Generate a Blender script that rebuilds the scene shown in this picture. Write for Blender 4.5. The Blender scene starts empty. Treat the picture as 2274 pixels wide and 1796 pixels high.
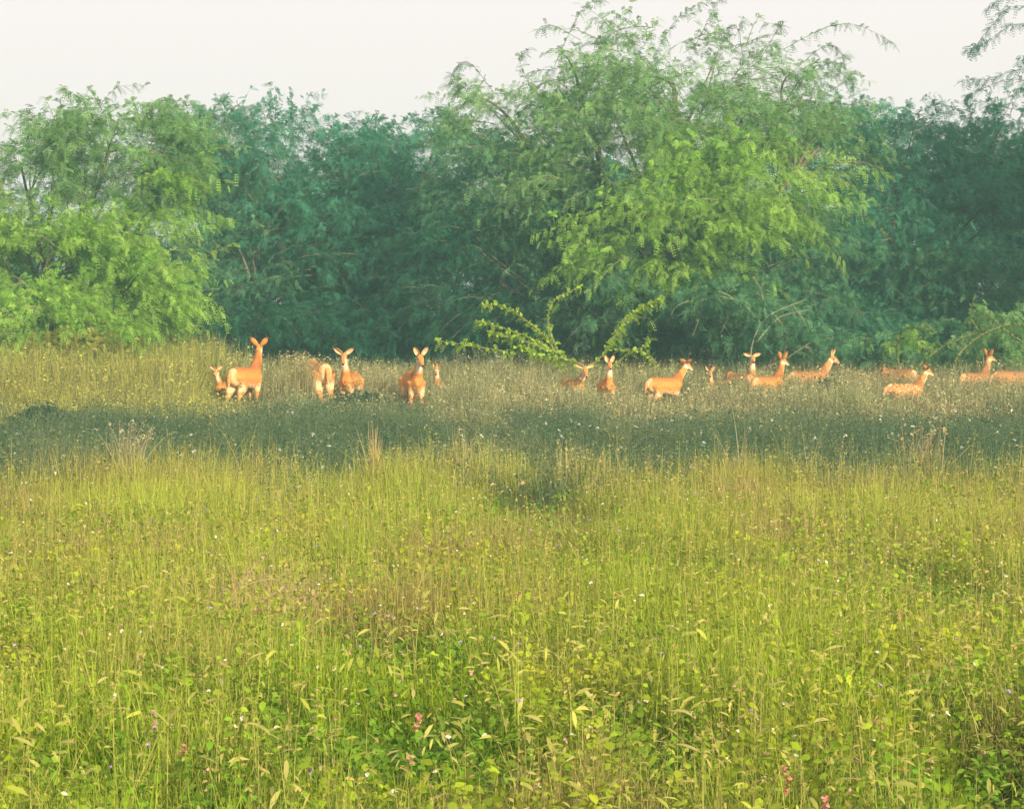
import bpy, math, random
import numpy as np
from mathutils import Vector, Matrix

# ------------------------------------------------------------------ camera, sky, sun
F = 5600.0            # focal length in photo pixels (photo 2274 x 1796)
CX, HOR = 1137.0, 662.0
CAMZ = 2.1
scene = bpy.context.scene
C = scene.collection
cam_d = bpy.data.cameras.new('camera'); cam = bpy.data.objects.new('camera', cam_d); C.objects.link(cam)
cam_d.sensor_width = 36.0; cam_d.lens = 36.0 * F / 2274.0
cam_d.clip_start = 0.1; cam_d.clip_end = 3000
PITCH = math.atan((898 - HOR) / F)
cam.location = (0, 0, CAMZ); cam.rotation_euler = (math.pi / 2 - PITCH, 0, 0)
scene.camera = cam

SUN_AZ, SUN_EL = math.radians(147), math.radians(24)
w = bpy.data.worlds.new('World'); scene.world = w; w.use_nodes = True
nt = w.node_tree; nt.nodes.clear()
sky = nt.nodes.new('ShaderNodeTexSky'); sky.sky_type = 'NISHITA'; sky.sun_disc = False
sky.sun_elevation = SUN_EL; sky.sun_rotation = SUN_AZ
sky.air_density = 1.0; sky.dust_density = 4.0; sky.ozone_density = 1.0
mx = nt.nodes.new('ShaderNodeMix'); mx.data_type = 'RGBA'; mx.inputs[0].default_value = 0.85
mx.inputs[7].default_value = (6.4, 5.55, 5.4, 1)
bg = nt.nodes.new('ShaderNodeBackground'); bg.inputs[1].default_value = 0.10
wo = nt.nodes.new('ShaderNodeOutputWorld')
nt.links.new(sky.outputs[0], mx.inputs[6]); nt.links.new(mx.outputs[2], bg.inputs[0]); nt.links.new(bg.outputs[0], wo.inputs[0])
sl = bpy.data.lights.new('sun', 'SUN'); sl.energy = 4.8; sl.angle = math.radians(0.5); sl.color = (1.0, 0.84, 0.58)
so = bpy.data.objects.new('sun', sl); C.objects.link(so)
tosun = Vector((math.sin(SUN_AZ) * math.cos(SUN_EL), math.cos(SUN_AZ) * math.cos(SUN_EL), math.sin(SUN_EL)))
so.rotation_euler = (-tosun).to_track_quat('-Z', 'Y').to_euler(); so.location = (20, -20, 20)
scene.view_settings.view_transform = 'Standard'; scene.view_settings.look = 'None'
scene.view_settings.exposure = 0.86; scene.view_settings.gamma = 1.0
scene.cycles.use_denoising = True
scene.cycles.max_bounces = 6; scene.cycles.diffuse_bounces = 3; scene.cycles.transmission_bounces = 4
scene.cycles.volume_bounces = 0; scene.cycles.transparent_max_bounces = 4

R = np.random.default_rng(11); random.seed(5)

def at(px, py, Y):
    """point at distance Y whose place in the photo is px,py"""
    a = math.atan2(py - 898, F) + PITCH
    fy = (py - 898) / F
    # exact for the pitched camera
    d = Vector(((px - CX) / F, math.cos(PITCH) - fy * math.sin(PITCH), -math.sin(PITCH) - fy * math.cos(PITCH)))
    d *= Y / d.y
    return Vector((d.x, Y, CAMZ + d.z))

# ------------------------------------------------------------------ mesh helpers
class Acc:
    def __init__(s): s.v = []; s.f = []; s.c = []; s.n = 0
    def add(s, v, f, c):
        v = np.asarray(v, dtype=np.float32).reshape(-1, 3)
        s.v.append(v); s.f.append(np.asarray(f, dtype=np.int32).reshape(-1, 4) + s.n)
        c = np.broadcast_to(np.asarray(c, dtype=np.float32), (len(v), 3)); s.c.append(c); s.n += len(v)
    def build(s, name, m, parent=None, smooth=False):
        v = np.concatenate(s.v); f = np.concatenate(s.f); c = np.concatenate(s.c)
        me = bpy.data.meshes.new(name)
        me.vertices.add(len(v)); me.vertices.foreach_set('co', v.ravel())
        me.loops.add(len(f) * 4); me.loops.foreach_set('vertex_index', f.ravel())
        me.polygons.add(len(f)); me.polygons.foreach_set('loop_start', np.arange(len(f), dtype=np.int32) * 4)
        try: me.polygons.foreach_set('loop_total', np.full(len(f), 4, dtype=np.int32))
        except Exception: pass
        if smooth: me.polygons.foreach_set('use_smooth', np.ones(len(f), dtype=bool))
        at_ = me.color_attributes.new('Col', 'FLOAT_COLOR', 'POINT')
        at_.data.foreach_set('color', np.concatenate([np.clip(c, 0, 1), np.ones((len(c), 1), np.float32)], 1).ravel().astype(np.float32))
        me.update(calc_edges=True)
        me.materials.append(m)
        o = bpy.data.objects.new(name, me); C.objects.link(o)
        if parent is not None:
            o.parent = parent; o.matrix_parent_inverse = Matrix.Translation(-parent.location)
        return o

def ribbons(acc, P, S, W, col, vcol=False):
    """P (N,K,3) centre lines, S (N,3) side vectors, W (N,K) half widths"""
    N, K, _ = P.shape
    off = S[:, None, :] * W[:, :, None]
    V = np.stack([P - off, P + off], 2)              # N,K,2,3
    idx = np.arange(N * K * 2).reshape(N, K, 2)
    f = np.stack([idx[:, :-1, 0], idx[:, :-1, 1], idx[:, 1:, 1], idx[:, 1:, 0]], -1)
    c = np.asarray(col) if vcol else np.repeat(np.asarray(col, dtype=np.float32), K * 2, 0)
    acc.add(V, f, c)

def norm(a): return a / np.maximum(np.linalg.norm(a, axis=-1, keepdims=True), 1e-9)

def tube(acc, pts, rad, col, n=6):
    pts = np.array([list(p) for p in pts], dtype=float); K = len(pts)
    t = norm(np.gradient(pts, axis=0))
    up = np.tile(np.array([0.13, 0.2, 0.97]), (K, 1)); a = norm(np.cross(t, up)); b = np.cross(t, a)
    th = np.linspace(0, 2 * np.pi, n, endpoint=False)
    rad = np.asarray(rad, dtype=float)
    V = pts[:, None] + rad[:, None, None] * (np.cos(th)[None, :, None] * a[:, None] + np.sin(th)[None, :, None] * b[:, None])
    idx = np.arange(K * n).reshape(K, n); nx = np.roll(idx, -1, 1)
    f = np.stack([idx[:-1], nx[:-1], nx[1:], idx[1:]], -1)
    acc.add(V, f, col)

def attr_mat(name, rough=0.6, transl=0.3, tint=(1.05, 1.3, 0.7), spec=0.25, nscale=None, namp=0.3):
    m = bpy.data.materials.new(name); m.use_nodes = True; t = m.node_tree; t.nodes.clear()
    o = t.nodes.new('ShaderNodeOutputMaterial'); p = t.nodes.new('ShaderNodeBsdfPrincipled')
    a = t.nodes.new('ShaderNodeAttribute'); a.attribute_name = 'Col'
    src = a.outputs['Color']
    if nscale:
        tc = t.nodes.new('ShaderNodeTexCoord'); n = t.nodes.new('ShaderNodeTexNoise'); n.inputs['Scale'].default_value = nscale
        n.inputs['Detail'].default_value = 4
        t.links.new(tc.outputs['Object'], n.inputs['Vector'])
        mr = t.nodes.new('ShaderNodeMapRange'); mr.inputs[1].default_value = 0.3; mr.inputs[2].default_value = 0.7
        mr.inputs[3].default_value = 1 - namp; mr.inputs[4].default_value = 1 + namp
        t.links.new(n.outputs['Fac'], mr.inputs[0])
        vm = t.nodes.new('ShaderNodeVectorMath'); vm.operation = 'SCALE'
        t.links.new(src, vm.inputs[0]); t.links.new(mr.outputs[0], vm.inputs['Scale']); src = vm.outputs[0]
    t.links.new(src, p.inputs['Base Color'])
    p.inputs['Roughness'].default_value = rough; p.inputs['Specular IOR Level'].default_value = spec
    if transl > 0:
        tr = t.nodes.new('ShaderNodeBsdfTranslucent'); mul = t.nodes.new('ShaderNodeVectorMath'); mul.operation = 'MULTIPLY'
        mul.inputs[1].default_value = tint
        t.links.new(src, mul.inputs[0]); t.links.new(mul.outputs[0], tr.inputs['Color'])
        ms = t.nodes.new('ShaderNodeMixShader'); ms.inputs[0].default_value = transl
        t.links.new(p.outputs[0], ms.inputs[1]); t.links.new(tr.outputs[0], ms.inputs[2]); t.links.new(ms.outputs[0], o.inputs[0])
    else: t.links.new(p.outputs[0], o.inputs[0])
    return m

M_leaf = attr_mat('leaf', 0.6, 0.42, spec=0.12)
M_grass = attr_mat('grass', 0.65, 0.38, (1.05, 1.2, 0.5), spec=0.10)
M_dry = attr_mat('dry_grass', 0.7, 0.3, (1.1, 1.0, 0.85))
M_bark = attr_mat('bark', 0.85, 0, nscale=14, namp=0.35)
M_coat = attr_mat('deer_coat', 0.75, 0, spec=0.15, nscale=22, namp=0.16)
M_petal = attr_mat('petal', 0.5, 0.3, (1.1, 1, 1))

def tag(o, label=None, cat=None, group=None, kind=None):
    if label: o['label'] = label
    if cat: o['category'] = cat
    if group: o['group'] = group
    if kind: o['kind'] = kind
    return o
def empty(name, loc, label, cat, group=None):
    o = bpy.data.objects.new(name, None); C.objects.link(o); o.location = loc; o.empty_display_size = 0.2
    return tag(o, label, cat, group)

# smooth value noise on the ground plane
_g = np.random.default_rng(3).random((64, 64))
def vnoise(x, y, s, o=0.0):
    x = np.asarray(x) / s + 31.7 + o; y = np.asarray(y) / s + 17.3 + o * 1.7
    xi = np.floor(x).astype(int); yi = np.floor(y).astype(int); fx = x - xi; fy = y - yi
    fx = fx * fx * (3 - 2 * fx); fy = fy * fy * (3 - 2 * fy)
    g = lambda a, b: _g[a % 64, b % 64]
    return (g(xi, yi) * (1 - fx) + g(xi + 1, yi) * fx) * (1 - fy) + (g(xi, yi + 1) * (1 - fx) + g(xi + 1, yi + 1) * fx) * fy

# ------------------------------------------------------------------ ground
def ground():
    xs = np.unique(np.concatenate([np.linspace(-220, -30, 20), np.linspace(-30, 30, 121), np.linspace(30, 220, 20)]))
    ys = np.unique(np.concatenate([np.linspace(-60, 0, 13), np.linspace(0, 70, 141), np.linspace(70, 300, 24)]))
    X, Y = np.meshgrid(xs, ys, indexing='ij')
    Z = 0.05 * (vnoise(X, Y, 3.0) - 0.5) - 0.02
    V = np.stack([X, Y, Z], -1); n, m_ = X.shape; idx = np.arange(n * m_).reshape(n, m_)
    f = np.stack([idx[:-1, :-1], idx[1:, :-1], idx[1:, 1:], idx[:-1, 1:]], -1)
    k = vnoise(X, Y, 2.0, 5)[..., None]
    col = np.array([0.09, 0.085, 0.03]) * (1 - k) + np.array([0.055, 0.08, 0.025]) * k
    a = Acc(); a.add(V, f, col.reshape(-1, 3))
    m = attr_mat('soil', 0.95, 0, nscale=6, namp=0.4)
    tag(a.build('ground', m, smooth=True), kind='structure')
ground()

# ------------------------------------------------------------------ trees
LEAFLETS = 5
def fronds(acc, base, d, L, col, lw=0.011, ll=0.052, pairs=LEAFLETS):
    """feather leaves: base (N,3), d (N,3) direction, L (N,) length; each leaflet one quad"""
    N = len(base)
    side = norm(np.cross(d, R.normal(size=(N, 3)) * 0.6 + np.array([0, 0, 1.0])))
    droop = np.array([0, 0, -1.0])
    ts = (np.arange(pairs) + 0.7) / pairs
    P = base[:, None] + d[:, None] * (L[:, None] * ts)[..., None] + droop * (0.35 * L[:, None] * ts ** 2)[..., None]
    for sgn in (-1, 1):
        dirv = norm(side * sgn * 0.9 + d * 0.55 + R.normal(size=(N, 3)) * 0.15)[:, None] + np.zeros_like(P)
        prof = (1.0 - 0.5 * np.abs(ts - 0.45))[None, :, None]
        tip = P + dirv * (ll * prof) * (L / L.mean())[:, None, None]
        mid = (P + tip) / 2
        wv = norm(np.cross(dirv, np.cross(d, side)[:, None] + 0.0 * P)) * lw
        V = np.stack([P, mid - wv, tip, mid + wv], 2)     # N,pairs,4,3
        n = N * pairs
        acc.add(V.reshape(-1, 3), np.arange(n * 4).reshape(n, 4), np.repeat(col, pairs * 4, 0))

def crown(acc, tw, lobes, nspray, cols, per=19, L=(0.7, 1.4), fl=0.15, start=(0.35, 0.85), droopk=0.55, twigc=(0.12, 0.11, 0.07), lw=0.0095, ll=0.046, upb=0.28, twigs=0.6):
    """lobes: (centre, radii, weight, colour index); returns spray starts"""
    wts = np.array([l[2] for l in lobes], float); wts /= wts.sum()
    starts = []
    for (c, r, wt, ci), k in zip(lobes, (nspray * wts).astype(int)):
        if k < 1: continue
        c = np.array(c); r = np.array(r)
        nc = max(2, k // 11); uc = norm(R.normal(size=(nc, 3))) * (R.uniform(*start, size=(nc, 1)) ** 0.6)
        pc = uc[R.integers(0, nc, k)]; p0 = c + pc * r + R.normal(size=(k, 3)) * np.array([.30, .30, .13]); u = norm(pc + R.normal(size=(k, 3)) * .2)
        p0[:, 2] = np.maximum(p0[:, 2], 0.15)
        out = norm(u * np.array([1.1, 1, 0.35]) + R.normal(size=(k, 3)) * np.array([.45, .45, .22]) + np.array([0, 0, upb]))
        Ls = R.uniform(*L, size=k) * min(1.0, 0.35 + 0.4 * r.mean())
        dk = R.uniform(0.4, 1.3, size=k) * droopk
        K = 6; t = np.linspace(0, 1, K)
        P = p0[:, None] + out[:, None] * (Ls[:, None] * t)[..., None] + np.array([0, 0, -1.0]) * (dk[:, None] * Ls[:, None] * t ** 2 * 0.9)[..., None]
        P[:, :, 2] = np.maximum(P[:, :, 2], 0.1)
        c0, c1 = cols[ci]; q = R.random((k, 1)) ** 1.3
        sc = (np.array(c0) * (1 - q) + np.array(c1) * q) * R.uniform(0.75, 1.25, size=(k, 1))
        tt = R.uniform(0.05, 1.0, size=(k, per)) * (K - 1)
        i = np.minimum(tt.astype(int), K - 2); fr = (tt - i)[..., None]
        ar = np.arange(k)[:, None]
        B = P[ar, i] * (1 - fr) + P[ar, i + 1] * fr
        tang = norm(P[ar, i + 1] - P[ar, i])
        rnd = norm(R.normal(size=(k, per, 3)))
        D = norm(tang * 0.7 + rnd * 0.8 + np.array([0, 0, -0.12]))
        fc = np.repeat(sc, per, 0) * R.uniform(0.85, 1.15, size=(k * per, 1))
        fronds(acc, B.reshape(-1, 3), D.reshape(-1, 3), R.uniform(0.6, 1.3, size=k * per) * fl, fc, lw, ll)
        sel = R.random(k) < twigs
        S = norm(np.cross(out, R.normal(size=(k, 3))))
        Wd = 0.009 * (1 - 0.8 * t)[None] * np.ones((k, 1))
        ribbons(tw, P[sel], S[sel], Wd[sel], np.tile(np.array(twigc), (sel.sum(), 1)) * R.uniform(0.7, 1.5, size=(sel.sum(), 1)))
        starts.append((c, p0))
    return starts

def limbs(acc, base, starts, tr=0.16, stems=3, col=(0.13, 0.115, 0.08), nper=6):
    base = np.array(base, float)
    for c, p0 in starts:
        tgt = c + np.array([0, 0, -0.3])
        b = base + np.array([R.uniform(-.3, .3), R.uniform(-.3, .3), -0.1])
        mid = b * 0.45 + tgt * 0.55; mid[:2] = b[:2] * 0.7 + tgt[:2] * 0.3; mid += R.normal(size=3) * 0.15
        t = np.linspace(0, 1, 9)[:, None]
        pts = b * (1 - t) ** 2 + 2 * mid * t * (1 - t) + tgt * t ** 2 + R.normal(size=(9, 3)) * 0.04
        tube(acc, pts, np.linspace(tr, tr * 0.3, 9), col, 7)
        for j in R.choice(len(p0), min(nper, len(p0)), replace=False):
            q = pts[R.integers(4, 9)]; e = p0[j]; m_ = (q + e) / 2 + np.array([0, 0, 0.25]) + R.normal(size=3) * 0.12
            t2 = np.linspace(0, 1, 6)[:, None]
            tube(acc, q * (1 - t2) ** 2 + 2 * m_ * t2 * (1 - t2) + e * t2 ** 2, np.linspace(tr * 0.28, 0.01, 6), col, 5)

def L_(px, py, Y, rpx, rpy, ry=None, w=1.0, ci=0):
    c = at(px, py, Y); s = Y / F
    rx, rz = rpx * s, rpy * s
    return (tuple(c), (rx, ry if ry else rx * 0.8, rz), w * rx * rz, ci)

def tree(name, label, group, basepx, Y, lobes, nspray, cols, tr=0.16, cat='tree', **kw):
    b = at(basepx, 800, Y); b.z = 0
    root = empty(name, b, label, cat, group)
    fo, tw, li = Acc(), Acc(), Acc()
    st = crown(fo, tw, lobes, nspray, cols, **kw)
    limbs(li, b, st, tr)
    tr_ = li.build('trunk' if cat == 'tree' else 'branches', M_bark, root, smooth=True)
    if cat == 'tree': tw.build('twigs', M_bark, root)
    else: fo.add(np.concatenate(tw.v), np.concatenate(tw.f), np.concatenate(tw.c))
    fo.build('crown', M_leaf, root)
    return root

SHADE_TEAL = ((0.038, 0.180, 0.120), (0.080, 0.262, 0.176))  # tree shade and distance haze put into the leaf colour
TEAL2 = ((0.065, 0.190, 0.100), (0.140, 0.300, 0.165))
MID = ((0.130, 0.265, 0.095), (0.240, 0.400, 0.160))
LIT = ((0.200, 0.370, 0.055), (0.340, 0.520, 0.100))  # sunlit parts of the crowns put into the leaf colour
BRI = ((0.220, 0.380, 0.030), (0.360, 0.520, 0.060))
DEEP_SHADE = ((0.014, 0.100, 0.056), (0.032, 0.142, 0.082))  # deep shade low in the crowns, put into the leaf colour
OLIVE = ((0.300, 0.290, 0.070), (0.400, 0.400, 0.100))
PAL = [SHADE_TEAL, TEAL2, MID, LIT, BRI, DEEP_SHADE, OLIVE]
G_T = 'thorn trees along the edge of the meadow'

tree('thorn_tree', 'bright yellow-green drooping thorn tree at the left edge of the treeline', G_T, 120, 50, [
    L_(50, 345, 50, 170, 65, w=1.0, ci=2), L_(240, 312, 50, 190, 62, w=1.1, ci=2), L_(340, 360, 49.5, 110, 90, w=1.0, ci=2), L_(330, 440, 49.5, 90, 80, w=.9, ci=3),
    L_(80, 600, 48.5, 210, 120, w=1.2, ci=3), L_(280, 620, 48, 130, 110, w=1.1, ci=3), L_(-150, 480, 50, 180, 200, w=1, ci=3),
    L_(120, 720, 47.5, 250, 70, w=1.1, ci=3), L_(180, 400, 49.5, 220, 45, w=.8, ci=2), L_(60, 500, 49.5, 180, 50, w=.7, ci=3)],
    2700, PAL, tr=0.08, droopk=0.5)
tree('thorn_tree', 'rounded thorn tree with blue-green leaves tinted for shade behind the gap left of centre', G_T, 640, 57, [
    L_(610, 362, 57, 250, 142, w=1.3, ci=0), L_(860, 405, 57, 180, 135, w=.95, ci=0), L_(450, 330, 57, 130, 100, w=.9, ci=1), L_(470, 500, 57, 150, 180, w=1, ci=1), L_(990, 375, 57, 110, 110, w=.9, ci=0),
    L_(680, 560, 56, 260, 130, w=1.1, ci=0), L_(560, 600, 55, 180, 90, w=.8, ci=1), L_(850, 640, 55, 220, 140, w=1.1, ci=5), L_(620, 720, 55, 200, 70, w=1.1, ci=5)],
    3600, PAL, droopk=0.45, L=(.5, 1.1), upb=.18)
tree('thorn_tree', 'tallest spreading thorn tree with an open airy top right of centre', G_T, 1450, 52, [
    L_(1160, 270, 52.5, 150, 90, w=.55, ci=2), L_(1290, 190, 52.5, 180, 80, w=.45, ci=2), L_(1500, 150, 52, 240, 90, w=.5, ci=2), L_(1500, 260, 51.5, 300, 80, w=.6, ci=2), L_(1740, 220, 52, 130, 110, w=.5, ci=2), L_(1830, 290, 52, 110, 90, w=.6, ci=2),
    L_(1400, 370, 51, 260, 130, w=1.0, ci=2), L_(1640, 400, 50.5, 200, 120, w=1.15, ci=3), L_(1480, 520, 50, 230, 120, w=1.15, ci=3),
    L_(1150, 430, 52.5, 180, 150, w=1.1, ci=1), L_(1120, 600, 52, 200, 150, w=1.1, ci=5), L_(1380, 670, 50.5, 200, 90, w=.9, ci=1), L_(1700, 560, 51.5, 160, 120, w=.9, ci=1)],  # left flank and foot get darker leaf colours standing for shade
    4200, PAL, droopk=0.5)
tree('thorn_tree', 'dense thorn tree with shade-tinted leaves filling the right side of the treeline', G_T, 2000, 56, [
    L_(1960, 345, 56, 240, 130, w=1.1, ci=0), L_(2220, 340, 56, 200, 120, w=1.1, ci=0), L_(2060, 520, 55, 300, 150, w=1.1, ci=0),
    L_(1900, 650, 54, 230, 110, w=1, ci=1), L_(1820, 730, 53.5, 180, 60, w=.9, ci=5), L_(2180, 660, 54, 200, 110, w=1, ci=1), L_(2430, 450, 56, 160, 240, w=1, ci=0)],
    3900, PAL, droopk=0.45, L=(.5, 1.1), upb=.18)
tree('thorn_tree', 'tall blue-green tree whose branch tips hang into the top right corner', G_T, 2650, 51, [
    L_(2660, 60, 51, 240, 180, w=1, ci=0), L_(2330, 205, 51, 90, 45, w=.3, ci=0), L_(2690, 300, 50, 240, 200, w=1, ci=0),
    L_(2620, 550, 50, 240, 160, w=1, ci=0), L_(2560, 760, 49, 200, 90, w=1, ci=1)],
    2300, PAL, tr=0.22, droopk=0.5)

# lower dark growth behind the gaps
for i, (px, Y, top, hw, lab) in enumerate([
        (180, 62, 520, 330, 'dark bushy tree seen through the left tree near the left edge'),
        (740, 64, 290, 360, 'dark bushy tree behind the rounded tree left of centre'),
        (1180, 62, 330, 340, 'dark bushy tree behind the left flank of the tallest tree'),
        (1800, 63, 280, 340, 'dark bushy tree in the dip between the tallest tree and the right trees'),
        (2280, 64, 330, 320, 'dark bushy tree behind the dense trees at the right edge')]):
    h = (800 - top)
    tree('bushy_tree', lab, 'dark trees behind the thorn trees', px, Y, [
        L_(px, top + h * .3, Y, hw * .75, h * .3, 1.6, 1, 0), L_(px - hw * .5, top + h * .62, Y, hw * .6, h * .35, 1.6, 1, 0),
        L_(px + hw * .5, top + h * .62, Y, hw * .6, h * .35, 1.6, 1, 0)], 1500, PAL, fl=0.24, lw=0.02, ll=0.08, per=12)

def shrub(name, label, px, Y, lobes, n, ci, **kw):
    return tree(name, label, None, px, Y, lobes, n, PAL, tr=0.05, cat='shrub', **kw)
shrub('shrub', 'low shrub coloured for deep shade under the gap left of centre behind the leftmost deer', 700, 53,
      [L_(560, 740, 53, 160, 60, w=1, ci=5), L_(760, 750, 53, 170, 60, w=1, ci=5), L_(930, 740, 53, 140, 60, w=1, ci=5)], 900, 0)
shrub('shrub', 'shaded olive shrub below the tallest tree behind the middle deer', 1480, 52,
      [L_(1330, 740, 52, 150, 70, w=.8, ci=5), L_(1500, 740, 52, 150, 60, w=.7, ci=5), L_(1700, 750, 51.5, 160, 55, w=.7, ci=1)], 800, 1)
shrub('shrub', 'green shrub at the right edge behind the spotted deer', 2130, 50,
      [L_(2070, 770, 50, 90, 45, w=.7, ci=1), L_(2230, 760, 49.5, 90, 60, w=.7, ci=2), L_(2010, 745, 50, 50, 25, w=.5, ci=3)], 420, 2, L=(.4, .8))
shrub('shrub', 'low olive-yellow bush at the left edge beside the dry grass', 130, 46.5,
      [L_(40, 820, 46.5, 110, 60, w=1, ci=6), L_(200, 800, 46.5, 110, 55, w=1, ci=6), L_(330, 820, 46.5, 90, 45, w=.9, ci=6)], 500, 6, L=(.3, .6), upb=.6)
shrub('shrub', 'low dark shrub between the tallest tree and the right edge', 1880, 53,
      [L_(1850, 750, 53, 130, 60, w=1, ci=0), L_(2000, 740, 53.5, 130, 70, w=1, ci=0), L_(2250, 740, 53.5, 130, 80, w=1, ci=0)], 800, 0)

# arching shoots carrying rows of leaves
def shoot(fo, tw, pts, n, col, leaf=0.07, r=0.012, wcol=(0.2, 0.2, 0.09), feather=False):
    pts = np.array([list(p) for p in pts]); K = len(pts)
    tt = np.linspace(0, K - 1, K * 4); i = np.minimum(tt.astype(int), K - 2); fr = (tt - i)[:, None]
    sm = pts[i] * (1 - fr) + pts[i + 1] * fr
    for _ in range(3): sm[1:-1] = (sm[:-2] + sm[1:-1] * 2 + sm[2:]) / 4
    tube(tw, sm, np.linspace(r, r * 0.35, len(sm)), wcol, 5)
    if n:
        j = R.integers(1, len(sm), n)
        B = sm[j] + R.normal(size=(n, 3)) * 0.01
        tang = norm(np.gradient(sm, axis=0))[j]
        D = norm(tang * 0.4 + R.normal(size=(n, 3)) * 0.8)
        Ls = R.uniform(0.6, 1.3, n) * leaf
        if feather:
            D = norm(tang * 0.5 + R.normal(size=(n, 3)) * 0.6 + np.array([0, 0, -.3]))
            fronds(fo, B, D, R.uniform(0.7, 1.3, n) * .15, np.array(col) * R.uniform(.7, 1.3, size=(n, 1)), .009, .042); return
        S = norm(np.cross(D, R.normal(size=(n, 3))))
        P = B[:, None] + D[:, None] * (Ls[:, None] * np.array([0, .35, .75, 1.0]))[..., None]
        ribbons(fo, P, S, Ls[:, None] * np.array([.06, .3, .26, .03]), np.array(col) * R.uniform(.7, 1.3, size=(n, 1)))

def shoots_thing(name, label, px, Y, curves, cat='shrub', group=None, col=(0.2, 0.3, 0.04), leaf=0.08, wcol=(0.16, 0.17, 0.07)):
    b = at(px, 800, Y); b.z = 0
    root = empty(name, b, label, cat, group); fo, tw = Acc(), Acc()
    for c, n, r in curves:
        P = [at(x, y, Y + dy) for x, y, dy in c]
        shoot(fo, tw, P, int(n * 1.7), col, leaf * .85, r, wcol)
        if n: shoot(fo, tw, [p + Vector((.02, .02, 0)) for p in P], int(n * .7), col, leaf, r * .4, wcol, feather=True)
    tw.build('branches', M_bark, root, smooth=True)
    if fo.n: fo.build('leaves', M_leaf, root)
cv = [([(1250, 860, 0), (1235, 790, 0), (1190, 755, -.2), (1110, 725, -.3), (1060, 715, -.3)], 90, .02),
      ([(1250, 860, 0), (1240, 800, 0), (1150, 785, -.2), (1060, 770, -.3), (975, 757, -.4)], 80, .018),
      ([(1245, 800, 0), (1210, 745, 0), (1160, 705, .1), (1120, 680, .1), (1070, 675, .1)], 60, .014),
      ([(1245, 800, 0), (1215, 720, 0), (1220, 670, 0), (1290, 635, 0)], 35, .014),
      ([(1250, 860, 0), (1260, 790, 0), (1200, 770, -.3), (1130, 745, -.3), (1090, 740, -.3)], 110, .016),
      ([(1260, 860, 0), (1290, 800, 0), (1200, 790, -.3), (1150, 770, -.3)], 90, .014),
      ([(1260, 860, 0), (1340, 790, 0), (1370, 730, 0), (1410, 690, 0), (1465, 665, 0)], 120, .016),
      ([(1330, 850, 0), (1390, 785, 0), (1430, 770, 0), (1440, 755, 0)], 26, .012),
      ([(1450, 860, 0), (1455, 800, 0), (1430, 780, 0), (1370, 775, 0)], 30, .014)]
shoots_thing('thorn_shoots', 'sunlit bright green arching shoots above the dry grass at the centre', 1250, 47.5, cv, col=(0.30, 0.42, 0.035), leaf=.09)
cv = [([(1665, 840, 0), (1668, 760, 0), (1700, 700, 0), (1790, 665, -.1)], 0, 0.0263), ([(1680, 760, 0), (1730, 700, 0), (1800, 688, -.2)], 0, 0.0210),
      ([(1690, 720, 0), (1650, 670, 0), (1590, 655, 0), (1540, 675, 0)], 6, 0.0165), ([(1640, 670, 0), (1600, 645, 0.0750), (1560, 650, 0), (1530, 670, 0)], 0, 0.0150),
      ([(1700, 700, 0), (1690, 640, 0), (1670, 615, 0.0750)], 8, 0.0105), ([(1560, 660, 0), (1555, 700, 0), (1540, 740, 0)], 6, 0.0090),
      ([(1760, 676, 0), (1790, 720, 0), (1795, 745, 0)], 4, 0.0075), ([(1650, 680, 0), (1640, 720, 0), (1655, 735, 0)], 0, 0.0090),
      ([(1720, 700, 0), (1750, 740, 0), (1740, 790, 0)], 8, 0.0090), ([(1590, 655, 0), (1620, 700, 0), (1600, 740, 0)], 8, 0.0075),
      ([(1530, 668, 0), (1500, 680, 0), (1490, 700, 0)], 0, 0.0090), ([(1690, 820, 0), (1740, 800, 0), (1800, 760, 0)], 10, 0.0112)]
shrub('shrub', 'thin half-bare shrub tangled among the bare grey branches', 1650, 49.2, [L_(1600, 690, 49.3, 130, 60, w=.5, ci=1), L_(1740, 730, 49.3, 110, 60, w=.5, ci=1)], 420, 1, L=(.3, .6))
shoots_thing('dead_branch', 'bare grey arching branches below the tallest tree', 1665, 48.5, cv, cat='branch', col=(0.16, 0.18, 0.09), leaf=0.06, wcol=(0.20, 0.22, 0.14))
cv = [([(2110, 860, 0), (2120, 790, 0), (2180, 740, 0), (2250, 715, 0), (2300, 730, 0)], 70, .02), ([(2000, 860, 0), (2050, 800, 0), (2100, 765, 0), (2180, 735, 0)], 60, .018),
      ([(2180, 745, 0), (2150, 700, 0), (2165, 655, .1)], 20, .01), ([(2290, 860, 0), (2290, 770, 0), (2240, 740, 0), (2200, 700, 0), (2160, 690, 0)], 50, .016),
      ([(2000, 840, 0), (1990, 770, 0), (2000, 730, 0), (2060, 725, 0)], 80, .014)]
shoots_thing('thorn_shoots', 'arching leafy shoots behind the spotted deer near the right edge', 2110, 47.5, cv, col=(0.12, 0.19, 0.05))

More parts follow.
